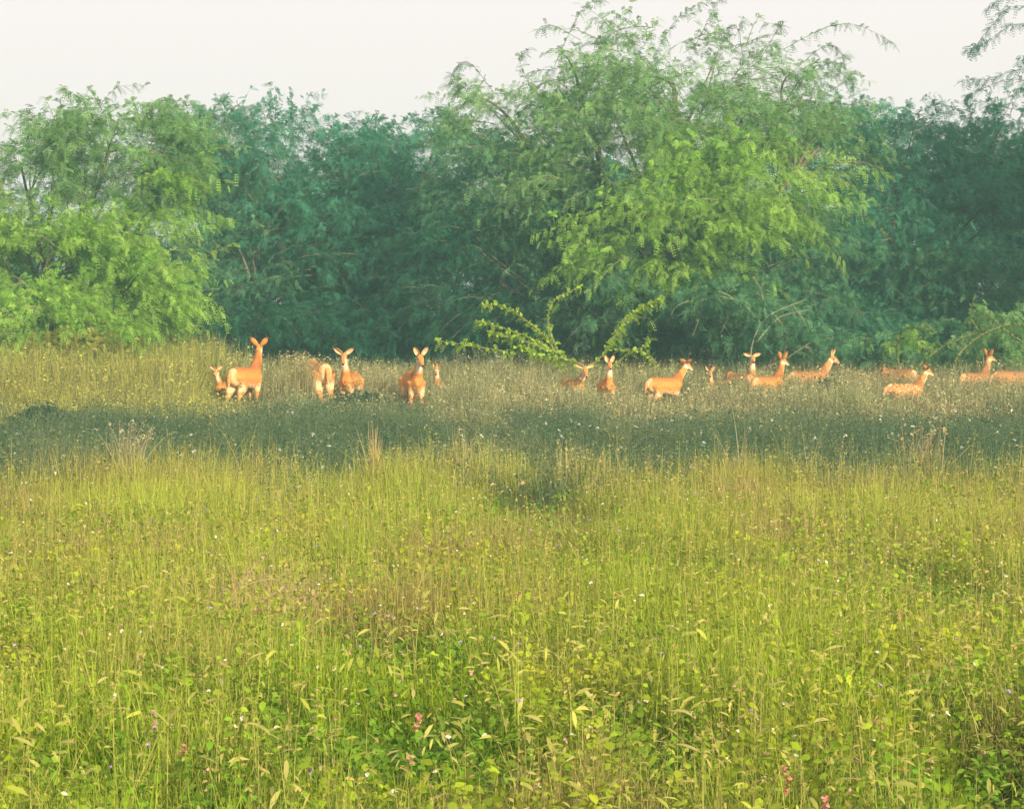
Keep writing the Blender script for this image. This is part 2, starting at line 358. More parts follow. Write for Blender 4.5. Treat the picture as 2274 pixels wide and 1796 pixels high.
# sprays of the open tree tops, drawn against the sky
def sky_sprays(parent_index, Y, items, col, leaf=0.10):
    root = [o for o in C.objects if o.name.startswith('thorn_tree')][parent_index]
    for c, n in items:
        fo, tw = Acc(), Acc()
        shoot(fo, tw, [at(x, y, Y) for x, y in c], int(n * 2.2), np.array(col) * 1.7, leaf, .006, (0.10, 0.11, 0.07), feather=True)
        tw.build('outer_twig', M_bark, root); fo.build('outer_leaves', M_leaf, root)
sky_sprays(0, 50, [([(200, 330), (215, 240), (260, 190), (320, 190)], 26), ([(240, 300), (200, 230), (150, 200), (140, 195)], 22), ([(60, 330), (80, 270), (30, 250)], 18),
                   ([(300, 290), (350, 220), (420, 225)], 24), ([(160, 300), (140, 240), (130, 225)], 14)], (0.06, 0.12, 0.05))
sky_sprays(2, 52, [([(1230, 150), (1270, 60), (1300, 10), (1340, -5)], 30), ([(1290, 90), (1220, 50), (1190, 70)], 16), ([(1450, 130), (1500, 40), (1580, -10)], 34),
                   ([(1540, 110), (1580, 30), (1600, -10)], 24), ([(1650, 130), (1640, 60), (1650, 42)], 12), ([(1690, 130), (1730, 60), (1740, 55), (1700, 52)], 20),
                   ([(1740, 110), (1830, 60), (1890, 50), (1950, 75), (1985, 100)], 36), ([(1760, 160), (1840, 90), (1880, 130), (1850, 170)], 40),
                   ([(1100, 210), (1040, 130), (1010, 150), (1003, 180)], 34), ([(1080, 230), (1040, 190), (1015, 200)], 20), ([(1800, 230), (1880, 180), (1900, 160), (1890, 200)], 26),
                   ([(1180, 200), (1150, 130), (1170, 110)], 20), ([(1340, 120), (1330, 85), (1390, 78)], 20), ([(1640, 110), (1600, 80), (1620, 60)], 20)], (0.05, 0.11, 0.045))
sky_sprays(4, 51, [([(2330, 20), (2240, 10), (2200, 60), (2160, 115)], 60), ([(2330, 60), (2250, 50), (2190, 95), (2150, 110)], 40), ([(2340, -20), (2240, -15), (2190, 20)], 30),
                   ([(2340, 160), (2270, 150), (2200, 175), (2140, 180)], 50), ([(2340, 200), (2250, 170), (2160, 205), (2150, 215)], 44)], (0.03, 0.09, 0.075))

# ------------------------------------------------------------------ deer
def ellipsoid_loft(V, Fc, rings, n=14):
    """rings: (centre, axis_a*ra, axis_b*rb) -> closed tube"""
    base = len(V); th = np.linspace(0, 2 * np.pi, n, endpoint=False)
    for c, a, b in rings:
        for t in th: V.append(tuple(np.array(c) + np.array(a) * math.cos(t) + np.array(b) * math.sin(t)))
    K = len(rings)
    for i in range(K - 1):
        for j in range(n):
            Fc.append((base + i * n + j, base + i * n + (j + 1) % n, base + (i + 1) * n + (j + 1) % n, base + (i + 1) * n + j))
    Fc.append(tuple(base + j for j in range(n))[::-1]); Fc.append(tuple(base + (K - 1) * n + j for j in range(n)))

def chain(V, Fc, pts, rs, squash=1.0, n=12):
    pts = np.array(pts, float); K = len(pts)
    # resample smoothly
    m = (K - 1) * 4 + 1; tt = np.linspace(0, K - 1, m)
    P = np.stack([np.interp(tt, range(K), pts[:, k]) for k in range(3)], 1); r = np.interp(tt, range(K), rs)
    for _ in range(2): P[1:-1] = (P[:-2] + 2 * P[1:-1] + P[2:]) / 4; r[1:-1] = (r[:-2] + 2 * r[1:-1] + r[2:]) / 4
    t = norm(np.gradient(P, axis=0)); ref = np.array([0.0, 1.0, 0.0])
    rings = []
    for i in range(m):
        a = ref - t[i] * np.dot(ref, t[i])
        if np.linalg.norm(a) < 0.2: a = np.array([1.0, 0, 0]) - t[i] * t[i][0]
        a = a / np.linalg.norm(a); b = np.cross(t[i], a)
        rings.append((P[i], a * r[i] * squash, b * r[i]))
    ellipsoid_loft(V, Fc, rings, n)

CO_BROWN = np.array([0.54, 0.215, 0.050]); CO_TOP = np.array([0.30, 0.110, 0.026]); CO_CREAM = np.array([0.74, 0.48, 0.26]); CO_WHITE = np.array([0.78, 0.66, 0.50])
CO_DULL = np.array([0.36, 0.20, 0.095])

def deer(label, px, Y, heading, s=1.0, backpy=None, neck=60, nyaw=0, hyaw=0, hpitch=-15, step=0.0, spots=False, dull=0.0, ears=(1.0, 1.0), earup=35, stretch=1.0):
    V, Fc = [], []
    tors = [(-.45, .675, .03, .04), (-.42, .67, .085, .11), (-.36, .665, .125, .15), (-.27, .665, .14, .165), (-.12, .65, .145, .165), (.03, .635, .155, .178),
            (.16, .63, .15, .188), (.27, .645, .125, .175), (.35, .665, .09, .14), (.41, .68, .05, .08)]
    ellipsoid_loft(V, Fc, [((x, 0, z), (0, hy, 0), (0, 0, hz)) for x, z, hy, hz in tors], 18)
    ny, npz = math.radians(nyaw), math.radians(neck)
    n0 = np.array([.27, 0, .72]); nd = np.array([math.cos(npz) * math.cos(ny), math.cos(npz) * math.sin(ny), math.sin(npz)])
    n1 = n0 + nd * .20 + np.array([0.02, 0, 0]); n2 = n0 + nd * .42
    chain(V, Fc, [n0 - nd * .06, n0 + nd * .07, n1, n2, n2 + nd * .03], [.14, .115, .080, .058, .045], .85)
    hy_, hp = math.radians(nyaw + hyaw), math.radians(hpitch)
    hd = np.array([math.cos(hp) * math.cos(hy_), math.cos(hp) * math.sin(hy_), math.sin(hp)])
    hs = np.array([-math.sin(hy_), math.cos(hy_), 0]); hu = np.cross(hd, hs)
    h0 = n2 + hu * .01 - hd * .05
    hp_ = [h0, h0 + hd * .05, h0 + hd * .11, h0 + hd * .18 - hu * .008, h0 + hd * .235 - hu * .016, h0 + hd * .255 - hu * .02]
    t_ = [(.040, .045), (.056, .062), (.052, .058), (.035, .040), (.028, .031), (.018, .02)]
    ellipsoid_loft(V, Fc, [(p, hs * a, hu * b) for p, (a, b) in zip(hp_, t_)], 14)
    segs = []
    for sd in (-1, 1):
        k = step * sd
        fl = [(.25, .075 * sd, .66), (.23 + .02 * k, .085 * sd, .50), (.25 + .12 * k, .08 * sd, .29), (.24 + .16 * k, .078 * sd, .09), (.265 + .18 * k, .078 * sd, .03), (.28 + .18 * k, .078 * sd, -.01)]
        chain(V, Fc, fl, [.085, .052, .025, .0165, .021, .024])
        k = -step * sd
        hl = [(-.30, .075 * sd, .68), (-.23 + .05 * k, .10 * sd, .52), (-.36 + .10 * k, .09 * sd, .34), (-.385 + .14 * k, .085 * sd, .29), (-.35 + .16 * k, .08 * sd, .09), (-.33 + .17 * k, .08 * sd, .03), (-.315 + .17 * k, .08 * sd, -.01)]
        chain(V, Fc, hl, [.115, .09, .042, .028, .018, .022, .024])
        segs += [fl, hl]
    chain(V, Fc, [(-.43, 0, .74), (-.475, 0, .70), (-.50, 0, .60), (-.495, 0, .50)], [.03, .032, .03, .012], 1.1, 10)
    me = bpy.data.meshes.new('tmp'); me.from_pydata(V, [], Fc); me.update()
    o = bpy.data.objects.new('tmp', me); C.objects.link(o)
    rm = o.modifiers.new('r', 'REMESH'); rm.mode = 'VOXEL'; rm.voxel_size = 0.0125
    smo = o.modifiers.new('s', 'SMOOTH'); smo.iterations = 4; smo.factor = 0.5
    dg = bpy.context.evaluated_depsgraph_get(); ev = o.evaluated_get(dg); m2 = ev.to_mesh()
    nv = len(m2.vertices); co = np.empty(nv * 3, np.float32); m2.vertices.foreach_get('co', co); co = co.reshape(-1, 3).astype(float)
    nrm = np.empty(nv * 3, np.float32); m2.vertices.foreach_get('normal', nrm); nrm = nrm.reshape(-1, 3)
    faces = [tuple(p.vertices) for p in m2.polygons]
    ev.to_mesh_clear(); bpy.data.objects.remove(o); bpy.data.meshes.remove(me)
    # coat colours
    col = np.tile(CO_BROWN, (nv, 1)); x, y, z = co.T
    def mixc(w, c):
        nonlocal col
        w = np.clip(w, 0, 1)[:, None]; col = col * (1 - w) + c * w
    tz = np.interp(x, [t[0] for t in tors], [t[1] for t in tors]); th = np.interp(x, [t[0] for t in tors], [t[3] for t in tors])
    ontor = ((x > -.46) & (x < .36) & (z > .42) & (np.abs(y) < .17)).astype(float)
    mixc(ontor * (z - tz - th * .2) / (th * .75), CO_TOP)
    mixc(ontor * (-(z - tz) / th - .35) / .4, CO_CREAM)
    mixc(((z < .44) & (x > -.5)).astype(float) * np.clip((.46 - z) / .15, 0, 1) * .3, CO_CREAM)
    mixc((np.abs(y) < .07).astype(float) * (z < .55) * (x < .6) * .5, CO_CREAM)         # inner legs, belly
    mixc(((x < -.37) & (nrm[:, 0] < -.2)).astype(float) * np.clip((.10 - np.abs(y)) / .04, 0, 1) * (z > .52) * .7, CO_CREAM)
    mixc(((x < -.462) & (z > .55)).astype(float) * .8, CO_BROWN)
    # neck front and head
    rel = co - n0; tn = rel @ nd; front = norm(np.cross(nd, np.array([math.sin(ny), -math.cos(ny), 0])))
    fr = rel @ front
    if front[0] < 0: fr = -fr
    dn = np.linalg.norm(rel - tn[:, None] * nd, axis=1); on = ((tn > .05) & (tn < .43) & (dn < .12)).astype(float)
    mixc(on * np.clip((fr - .03) / .03, 0, 1) * np.clip((tn - .15) / .1, 0, 1) * .9, CO_WHITE)
    rh = co - h0; ta = rh @ hd; dh = np.linalg.norm(rh - ta[:, None] * hd, axis=1); oh = ((ta > 0.0) & (ta < .3) & (dh < .09)).astype(float)
    uu = rh @ hu; yy = rh @ hs
    mixc(oh * np.clip((-uu - .008) / .02, 0, 1) * .9, CO_WHITE)
    mixc(oh * np.clip((ta - .225) / .015, 0, 1), np.array([.04, .03, .03]))
    mixc(oh * (ta > .07) * (ta < .22) * (np.abs(yy) < .018) * (uu > 0) * .5, CO_TOP)
    for sd in (-1, 1):
        e = h0 + hd * .105 + hs * .046 * sd + hu * .018
        de = np.linalg.norm(co - e, axis=1); mixc((.019 - de) / .005, np.array([.015, .012, .01])); mixc(((de > .019) & (de < .026)).astype(float) * .6, CO_WHITE)
    mixc(((z < .035)).astype(float), np.array([.05, .04, .03]))
    if spots:
        rr = random.Random(4); sp = []
        for _ in range(120):
            sx = rr.uniform(-.40, .30); zz = rr.uniform(-.5, .95); sp.append((sx, zz, rr.choice((-1, 1))))
        for sx, zz, sd in sp:
            cz = np.interp(sx, [t[0] for t in tors], [t[1] for t in tors]) + zz * np.interp(sx, [t[0] for t in tors], [t[3] for t in tors])
            d2 = (x - sx) ** 2 + (z - cz) ** 2
            mixc((d2 < .0115 ** 2).astype(float) * (y * sd > 0) * ontor * .8, CO_WHITE)
    if dull > 0:
        g = CO_DULL * (col.mean(1, keepdims=True) / CO_BROWN.mean()); col = col * (1 - dull) + g * dull
    a = Acc()
    quads = [f for f in faces if len(f) == 4] + [f + (f[-1],) for f in faces if len(f) == 3]
    a.v.append(co.astype(np.float32)); a.f.append(np.array(quads, dtype=np.int32)); a.c.append(col.astype(np.float32)); a.n = nv
    # ears: cupped leaf shapes with a pale inside
    for k, sd in enumerate((-1, 1)):
        eu = math.radians(earup); ed = norm(hs * sd * math.cos(eu) + hu * math.sin(eu) - hd * .25); eb = h0 + hd * .03 + hs * sd * .035 + hu * .045
        Le = .175 * ears[k]; fw = norm(hd - ed * (hd @ ed)); wd = norm(np.cross(ed, fw))
        K, n = 8, 7; rows = []
        for i in range(K):
            t = i / (K - 1); ww = .042 * (math.sin(math.pi * min(1, .16 + .84 * t)) ** .7 + .03) * (1 if t < .98 else .3); cu = .028 * (1 - t)
            rows.append([eb + ed * Le * t + wd * ww * math.cos(math.pi * j / (n - 1)) * 1.0 - fw * (math.sin(math.pi * j / (n - 1)) * (cu + ww * .35)) for j in range(n)])
        rows = np.array(rows); th_ = .006
        for off, cc in ((0, CO_CREAM * .95), (-th_, CO_BROWN * .85)):
            Vv = (rows + fw * off).reshape(-1, 3); idx = np.arange(K * n).reshape(K, n)
            cce = np.tile(cc, (K * n, 1)); cce[-n * 2:] *= .45
            a.add(Vv, np.stack([idx[:-1, :-1], idx[:-1, 1:], idx[1:, 1:], idx[1:, :-1]], -1), cce * (1 - dull * .35))
    ob = a.build('spotted_deer', M_coat, smooth=True)
    if backpy is not None:
        s = (at(px, backpy, Y).z) / .83
    p = at(px, 850, Y)
    ob.location = (p.x, Y, 0); ob.rotation_euler = (0, 0, math.radians(heading)); ob.scale = (s, s, s)
    tag(ob, label, 'deer', 'herd of deer in the tall grass')
    return ob

deer('largest, leftmost deer, rump towards us and head turned away', 545, 44.2, 64, backpy=813, neck=68, hpitch=5, hyaw=28, step=.3, earup=50)
deer('deer with only its ears and face showing at the left of the leftmost large deer', 497, 45.3, -104, backpy=846, neck=56, hpitch=-25, earup=32, dull=.1)
deer('deer facing away behind a tall dry tuft, only rounded rump and hind leg showing', 706, 44.5, 112, backpy=803, neck=-25, hpitch=-60, step=.3)
deer('deer facing us with long ears in a V, just right of the dry tuft', 778, 44.4, -100, backpy=824, neck=62, hpitch=-40, hyaw=8, step=.25, earup=36, ears=(1.12, 1.12))
deer('deer walking towards us with ears pricked, left of the open dry grass', 918, 43, -76, backpy=824, neck=52, hpitch=-38, hyaw=5, step=.7, earup=60, ears=(1.0, 1.0))
deer('slim-necked deer almost hidden by dry grass beside the walking deer', 972, 46, -92, backpy=842, neck=66, hpitch=-50, dull=.5, earup=75, ears=(.7, .7))
deer('deer with a brown face and flat spread ears below the bright green shoots', 1272, 44.5, -64, backpy=840, neck=45, hpitch=-48, hyaw=-12, earup=20, ears=(1.35, 1.1), s=1.1)
deer('slim upright deer facing us with its chest lit, right of the brown-faced deer', 1348, 44.5, -84, backpy=840, neck=75, hpitch=-25, step=.4, earup=68, dull=.1)
deer('small orange deer standing side on with pale belly, right of the slim upright deer', 1477, 44, 36, backpy=836, neck=50, hpitch=-30, step=.2, earup=15)
deer('faint pale deer, only ears and brow above the grass, right of the orange deer', 1578, 46, -95, backpy=848, neck=60, hpitch=-30, dull=.75, earup=55)
deer('grazing deer with only its tan back above the grass, below the bare grey branches', 1640, 46, 125, backpy=829, neck=-25, hpitch=-60, dull=.6)
deer('tall deer whose head and flat ears rise alone in front of the bare grey branches', 1664, 47, -85, backpy=826, neck=78, hpitch=-25, dull=.35, earup=12)
deer('deer with pale legs and long raised neck, in the right half of the herd', 1706, 44.5, 44, backpy=834, neck=66, hpitch=-20, step=.3, dull=.2, earup=60)
deer('deer side on with grey pricked ears, standing above the dark weeds', 1796, 46.5, 24, backpy=822, neck=52, hpitch=-30, hyaw=-50, dull=.5, earup=62)
deer('small white-spotted deer side on with its head turned right and muzzle pale', 2010, 43, 16, backpy=850, neck=56, hpitch=-28, spots=True, dull=.45, earup=22, ears=(1, 1.1))
deer('deer behind the spotted one, only its tan back line showing', 1992, 47, 140, backpy=818, neck=-30, hpitch=-60, dull=.5)
deer('deer with dark raised head and a white throat second from the right edge', 2165, 46, 42, backpy=826, neck=64, hpitch=-10, dull=.7, earup=60)
deer('tan deer cut off by the right edge of the view', 2255, 45.5, 5, backpy=822, neck=40, hpitch=-30, dull=.65)

# ------------------------------------------------------------------ grass and weeds
def scatter(n, y0, y1, margin=1.16, power=1.0, extra=1.1):
    Y = y0 + (y1 - y0) * R.random(n) ** power
    hw = (CX / F * Y) * margin + extra
    keep = R.random(n) < hw / ((CX / F * y1) * margin + extra) if power == 1.0 else np.ones(n, bool)
    Y = Y[keep]; hw = hw[keep]
    return R.uniform(-1, 1, len(Y)) * hw, Y

def blades(acc, X, Y, H, Wd, lean, cbase, ctip, K=4, z0=0.0):
    N = len(X); t = np.linspace(0, 1, K)
    az = R.uniform(0, 2 * np.pi, N); ln = np.abs(R.normal(size=N)) * lean
    d = np.stack([np.cos(az), np.sin(az), np.zeros(N)], 1)
    P = np.stack([X, Y, np.full(N, z0)], 1)[:, None] + d[:, None] * (ln[:, None] * H[:, None] * t ** 2)[..., None]
    P = P + np.array([0, 0, 1.0]) * (H[:, None] * (t - 0.25 * np.minimum(ln, 1.5)[:, None] * t ** 2))[..., None]
    S = norm(np.stack([np.cos(az + 1.57) + R.normal(size=N) * .6, np.sin(az + 1.57) + R.normal(size=N) * .6, np.zeros(N)], 1))
    W = Wd[:, None] * (1 - t ** 1.5 * 0.92)
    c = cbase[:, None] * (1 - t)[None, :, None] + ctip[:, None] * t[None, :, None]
    ribbons(acc, P, S, W, np.repeat(c.reshape(N * K, 3), 2, 0), vcol=True)
    return P[:, -1]

def leaves_at(acc, B, L, Wr, col, up=0.3, flat=1.0):
    N = len(B); D = norm(R.normal(size=(N, 3)) * np.array([1, 1, .55]) + np.array([0, 0, up]))
    S = norm(np.cross(D, R.normal(size=(N, 3)) * .5 + np.array([0, 0, 1.0])))
    t = np.array([0, .3, .7, 1.0])
    P = B[:, None] + D[:, None] * (L[:, None] * t)[..., None] + np.array([0, 0, -1.0]) * (L[:, None] * .35 * t ** 2)[..., None]
    ribbons(acc, P, S, L[:, None] * np.array([.08, 1, .85, .05]) * Wr, col)

def lerp(a, b, k): k = np.asarray(k)[:, None]; return np.array(a) * (1 - k) + np.array(b) * k

# places in the near meadow where the growth is low and dark green (px, py, Y, radius)
HOLES = [(905, 1570, 12.2, .32), (860, 1420, 12, .30), (930, 1680, 12, .2), (2235, 1640, 12, .3), (1040, 1480, 12, .16), (1960, 1500, 12, .18), (1330, 1540, 12, .15), (620, 1560, 12, .14), (160, 1660, 12, .16), (430, 1750, 10.4, .2), (2240, 1720, 10.7, .3), (1235, 1130, 21, .55), (1150, 1090, 23, .5), (1480, 1620, 11.6, .22), (1120, 1640, 11.5, .22), (2130, 1280, 16, .3), (60, 1480, 13, .2)]
def hole(X, Y):
    k = np.zeros(len(X))
    for px, py, y_, r in HOLES:
        y_ = 1.72 * F / (py - HOR)
        x_ = (px - CX) / F * y_
        k = np.maximum(k, np.exp(-(((X - x_) / r) ** 2 + ((Y - y_) / (r * 2.2)) ** 2)))
    return k

TX, TY = (575 - CX) / F * 14.6, 14.6
def tang(X, Y): return np.exp(-((X - TX) / .45) ** 2 - ((Y - TY + .2) / 1.2) ** 2)
def medge(X):
    px = X / 24.0 * F + CX
    return 23.9 + 3.4 * (vnoise(X, 0 * X, 1.0, 71) - .4) + 1.5 * (vnoise(X, 0 * X, .3, 77) - .5) - 1.5 * np.exp(-((px - 1180) / 90) ** 2) - 1.0 * np.clip((500 - px) / 300, 0, 1)
def meadow():
    a = Acc()
    # fine grass
    X, Y = scatter(500000, 7.2, 29)
    k = (Y < medge(X) + R.normal(size=len(X)) * .8 + np.where(R.random(len(X)) < .12, 1.5, 0)); X, Y = X[k], Y[k]
    ho = hole(X, Y); n1 = vnoise(X, Y, 1.1, 2); n2 = vnoise(X, Y, .35, 4); n3 = vnoise(X, Y, 3.2, 9)
    n4 = vnoise(X, Y, .16, 8); H = (.22 + .20 * n1 + .18 * n2 + .20 * n4) * R.uniform(.5, 1.12, len(X)) * (1 - .75 * ho) * (1 - .35 * tang(X, Y)) + .75 * np.clip(vnoise(X, Y, .45, 61) - .5, 0, 1) * np.clip((Y - 18) / 5, 0, 1) * R.random(len(X))
    g = np.clip(n2 * .5 + n1 * .6 + ho - .25 + (17 - Y) * .03, 0, 1)
    ct = lerp((.41, .40, .095), (.285, .40, .020), g) * R.uniform(.7, 1.3, (len(X), 1))
    ct = ct * (.72 + .5 * np.clip(n3 * .6 + n1 * .5, 0, 1))[:, None]
    kk = np.clip((vnoise(X, Y, .9, 40) - .62) * 5 + 1.1 * tang(X, Y), 0, .75)[:, None]; ct = ct * (1 - .45 * ho[:, None]) ; ct = ct * (1 - kk) + np.array([.40, .28, .14]) * R.uniform(.7, 1.3, (len(X), 1)) * kk
    ct = ct * (1 - .4 * (R.random(len(X)) < .3))[:, None]
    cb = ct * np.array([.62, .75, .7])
    wd = R.uniform(.0022, .0042, len(X)) * (1 + (Y - 8) * .03)
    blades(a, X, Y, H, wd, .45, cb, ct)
    tag(a.build('meadow_grass', M_grass), 'olive and yellow-green tall grass filling the near meadow', 'grass', kind='stuff')
    # taller pale stems with fine seed heads
    a = Acc(); X, Y = scatter(26000, 8, 26); k = Y < medge(X) + .6; X, Y = X[k], Y[k]
    k = R.random(len(X)) < (.35 + .65 * vnoise(X, Y, 1.7, 7)); X, Y = X[k], Y[k]; ho = hole(X, Y); k = ho < .35; X, Y = X[k], Y[k]
    H = R.uniform(.42, .72, len(X)) + .55 * np.clip(vnoise(X, Y, .3, 62) - .58, 0, 1) * np.clip((Y - 20) / 3, 0, 1) * 2; c = lerp((.44, .37, .16), (.38, .39, .09), R.random(len(X))) * R.uniform(.8, 1.2, (len(X), 1))
    tip = blades(a, X, Y, H, np.full(len(X), .0028), .28, c * .8, c, 5)
    m = 4; B = np.repeat(tip, m, 0) - np.array([0, 0, 1.0]) * R.uniform(0, .14, (len(tip) * m, 1)) * 1.0
    leaves_at(a, B, R.uniform(.018, .04, len(B)), .16, np.repeat(c, m, 0) * np.array([.92, .88, .75]), up=.9)
    tag(a.build('seeding_grass', M_grass), 'pale seed-headed grass stems rising out of the near meadow', 'grass', kind='stuff')
    # leafy weeds
    a = Acc(); X, Y = scatter(115000, 7.4, 24)
    k = R.random(len(X)) < np.clip(.15 + 1.1 * vnoise(X, Y, .8, 12) * (22 - Y) / 14, .12, 1); X, Y = X[k], Y[k]
    ho = hole(X, Y); g = np.clip(vnoise(X, Y, .6, 14) + ho, 0, 1)
    H = R.uniform(.22, .50, len(X)) * (1 - .45 * ho); c = lerp((.34, .37, .022), (.13, .26, .020), g) * R.uniform(.7, 1.3, (len(X), 1))
    blades(a, X, Y, H, np.full(len(X), .003), .3, c * .7, c, 4)
    m = 9; fr = R.uniform(.35, 1.02, (len(X), m))
    B = np.stack([np.repeat(X, m), np.repeat(Y, m), (H[:, None] * fr).ravel()], 1); B[:, :2] += R.normal(size=(len(B), 2)) * .018
    leaves_at(a, B, R.uniform(.02, .05, len(B)), .34, np.repeat(c, m, 0) * R.uniform(.8, 1.25, (len(B), 1)), up=.35)
    tag(a.build('leafy_weeds', M_grass), 'small-leaved green weeds growing through the near meadow grass', 'weeds', kind='stuff')
    # larger curling pale leaves in the foreground
    a = Acc(); X, Y = scatter(3800, 7.5, 14)
    H = R.uniform(.3, .56, len(X)) ; B = np.stack([X, Y, H], 1)
    c = lerp((.37, .41, .06), (.40, .36, .14), R.random(len(X))) * R.uniform(.8, 1.2, (len(X), 1))
    leaves_at(a, B, R.uniform(.04, .11, len(B)), .085, c, up=.8)
    tag(a.build('broad_grass_leaves', M_grass), 'larger pale curling grass leaves in the foreground of the meadow', 'grass', kind='stuff')
    # tiny blossoms
    a = Acc(); X, Y = scatter(1300, 8, 24); H = R.uniform(.36, .56, len(X))
    pal = np.array([(.75, .72, .62), (.62, .55, .30), (.40, .32, .50), (.62, .34, .30)]); c = np.repeat(pal[R.choice(4, len(X), p=[.35, .3, .2, .15])], 5, 0)
    B = np.repeat(np.stack([X, Y, H], 1), 5, 0); leaves_at(a, B, R.uniform(.009, .018, len(B)), .4, c, up=.6)
    tag(a.build('small_blossoms', M_petal), 'tiny white, yellow and mauve blossoms dotted through the meadow', 'flowers', kind='stuff')
meadow()

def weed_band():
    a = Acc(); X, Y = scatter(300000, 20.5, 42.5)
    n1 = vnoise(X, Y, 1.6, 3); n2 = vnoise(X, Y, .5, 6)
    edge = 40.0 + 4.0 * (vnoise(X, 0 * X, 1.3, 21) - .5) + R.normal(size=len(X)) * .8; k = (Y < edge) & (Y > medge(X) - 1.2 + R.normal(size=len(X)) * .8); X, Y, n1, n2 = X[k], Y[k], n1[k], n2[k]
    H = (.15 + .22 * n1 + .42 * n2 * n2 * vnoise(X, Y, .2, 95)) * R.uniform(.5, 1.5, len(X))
    c = lerp((.045, .100, .056), (.110, .155, .086), np.clip(n2 * .7 + n1 * .5 - .1, 0, 1))  # shade across the band is put into the weed colour
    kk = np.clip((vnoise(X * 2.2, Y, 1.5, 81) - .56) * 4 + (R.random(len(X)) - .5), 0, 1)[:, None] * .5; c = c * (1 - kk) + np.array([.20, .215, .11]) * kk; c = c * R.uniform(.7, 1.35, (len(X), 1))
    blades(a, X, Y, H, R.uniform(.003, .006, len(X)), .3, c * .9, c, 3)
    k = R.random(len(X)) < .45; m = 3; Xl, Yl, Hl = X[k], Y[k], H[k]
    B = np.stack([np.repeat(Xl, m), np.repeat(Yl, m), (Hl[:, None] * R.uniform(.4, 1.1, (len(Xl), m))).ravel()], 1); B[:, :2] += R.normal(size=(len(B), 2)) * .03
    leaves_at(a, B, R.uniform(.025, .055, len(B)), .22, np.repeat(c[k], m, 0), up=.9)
    tag(a.build('shade_toned_weeds', M_grass), 'band of low weeds with shade painted into their blue-green colour between the near meadow and the deer', 'weeds', kind='stuff')
    a = Acc(); X, Y = scatter(260, 26, 39); H = R.uniform(.28, .42, len(X)); B = np.repeat(np.stack([X, Y, H], 1), 6, 0)
    leaves_at(a, B, R.uniform(.025, .045, len(B)), .4, np.tile(np.array([.55, .58, .5]), (len(B), 1)), up=.6)
    tag(a.build('white_blossoms', M_petal), 'small white blossoms scattered over the dark weeds', 'flowers', kind='stuff')
weed_band()

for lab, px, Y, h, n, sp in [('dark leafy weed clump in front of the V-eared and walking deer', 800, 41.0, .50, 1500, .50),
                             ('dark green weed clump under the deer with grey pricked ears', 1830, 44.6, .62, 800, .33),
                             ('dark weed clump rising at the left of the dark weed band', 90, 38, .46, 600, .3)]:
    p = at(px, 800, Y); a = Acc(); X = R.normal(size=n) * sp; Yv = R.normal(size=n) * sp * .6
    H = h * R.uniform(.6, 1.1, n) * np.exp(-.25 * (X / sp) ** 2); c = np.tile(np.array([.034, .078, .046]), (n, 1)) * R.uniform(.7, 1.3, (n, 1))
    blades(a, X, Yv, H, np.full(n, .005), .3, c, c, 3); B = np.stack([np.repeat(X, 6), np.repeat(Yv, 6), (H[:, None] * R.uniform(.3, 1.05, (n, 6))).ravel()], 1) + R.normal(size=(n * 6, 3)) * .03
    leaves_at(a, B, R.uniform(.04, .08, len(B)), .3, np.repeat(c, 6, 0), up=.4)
    o = a.build('weed_clump', M_grass); o.location = (p.x, Y, 0); tag(o, lab, 'weeds', 'dark weed clumps near the deer')
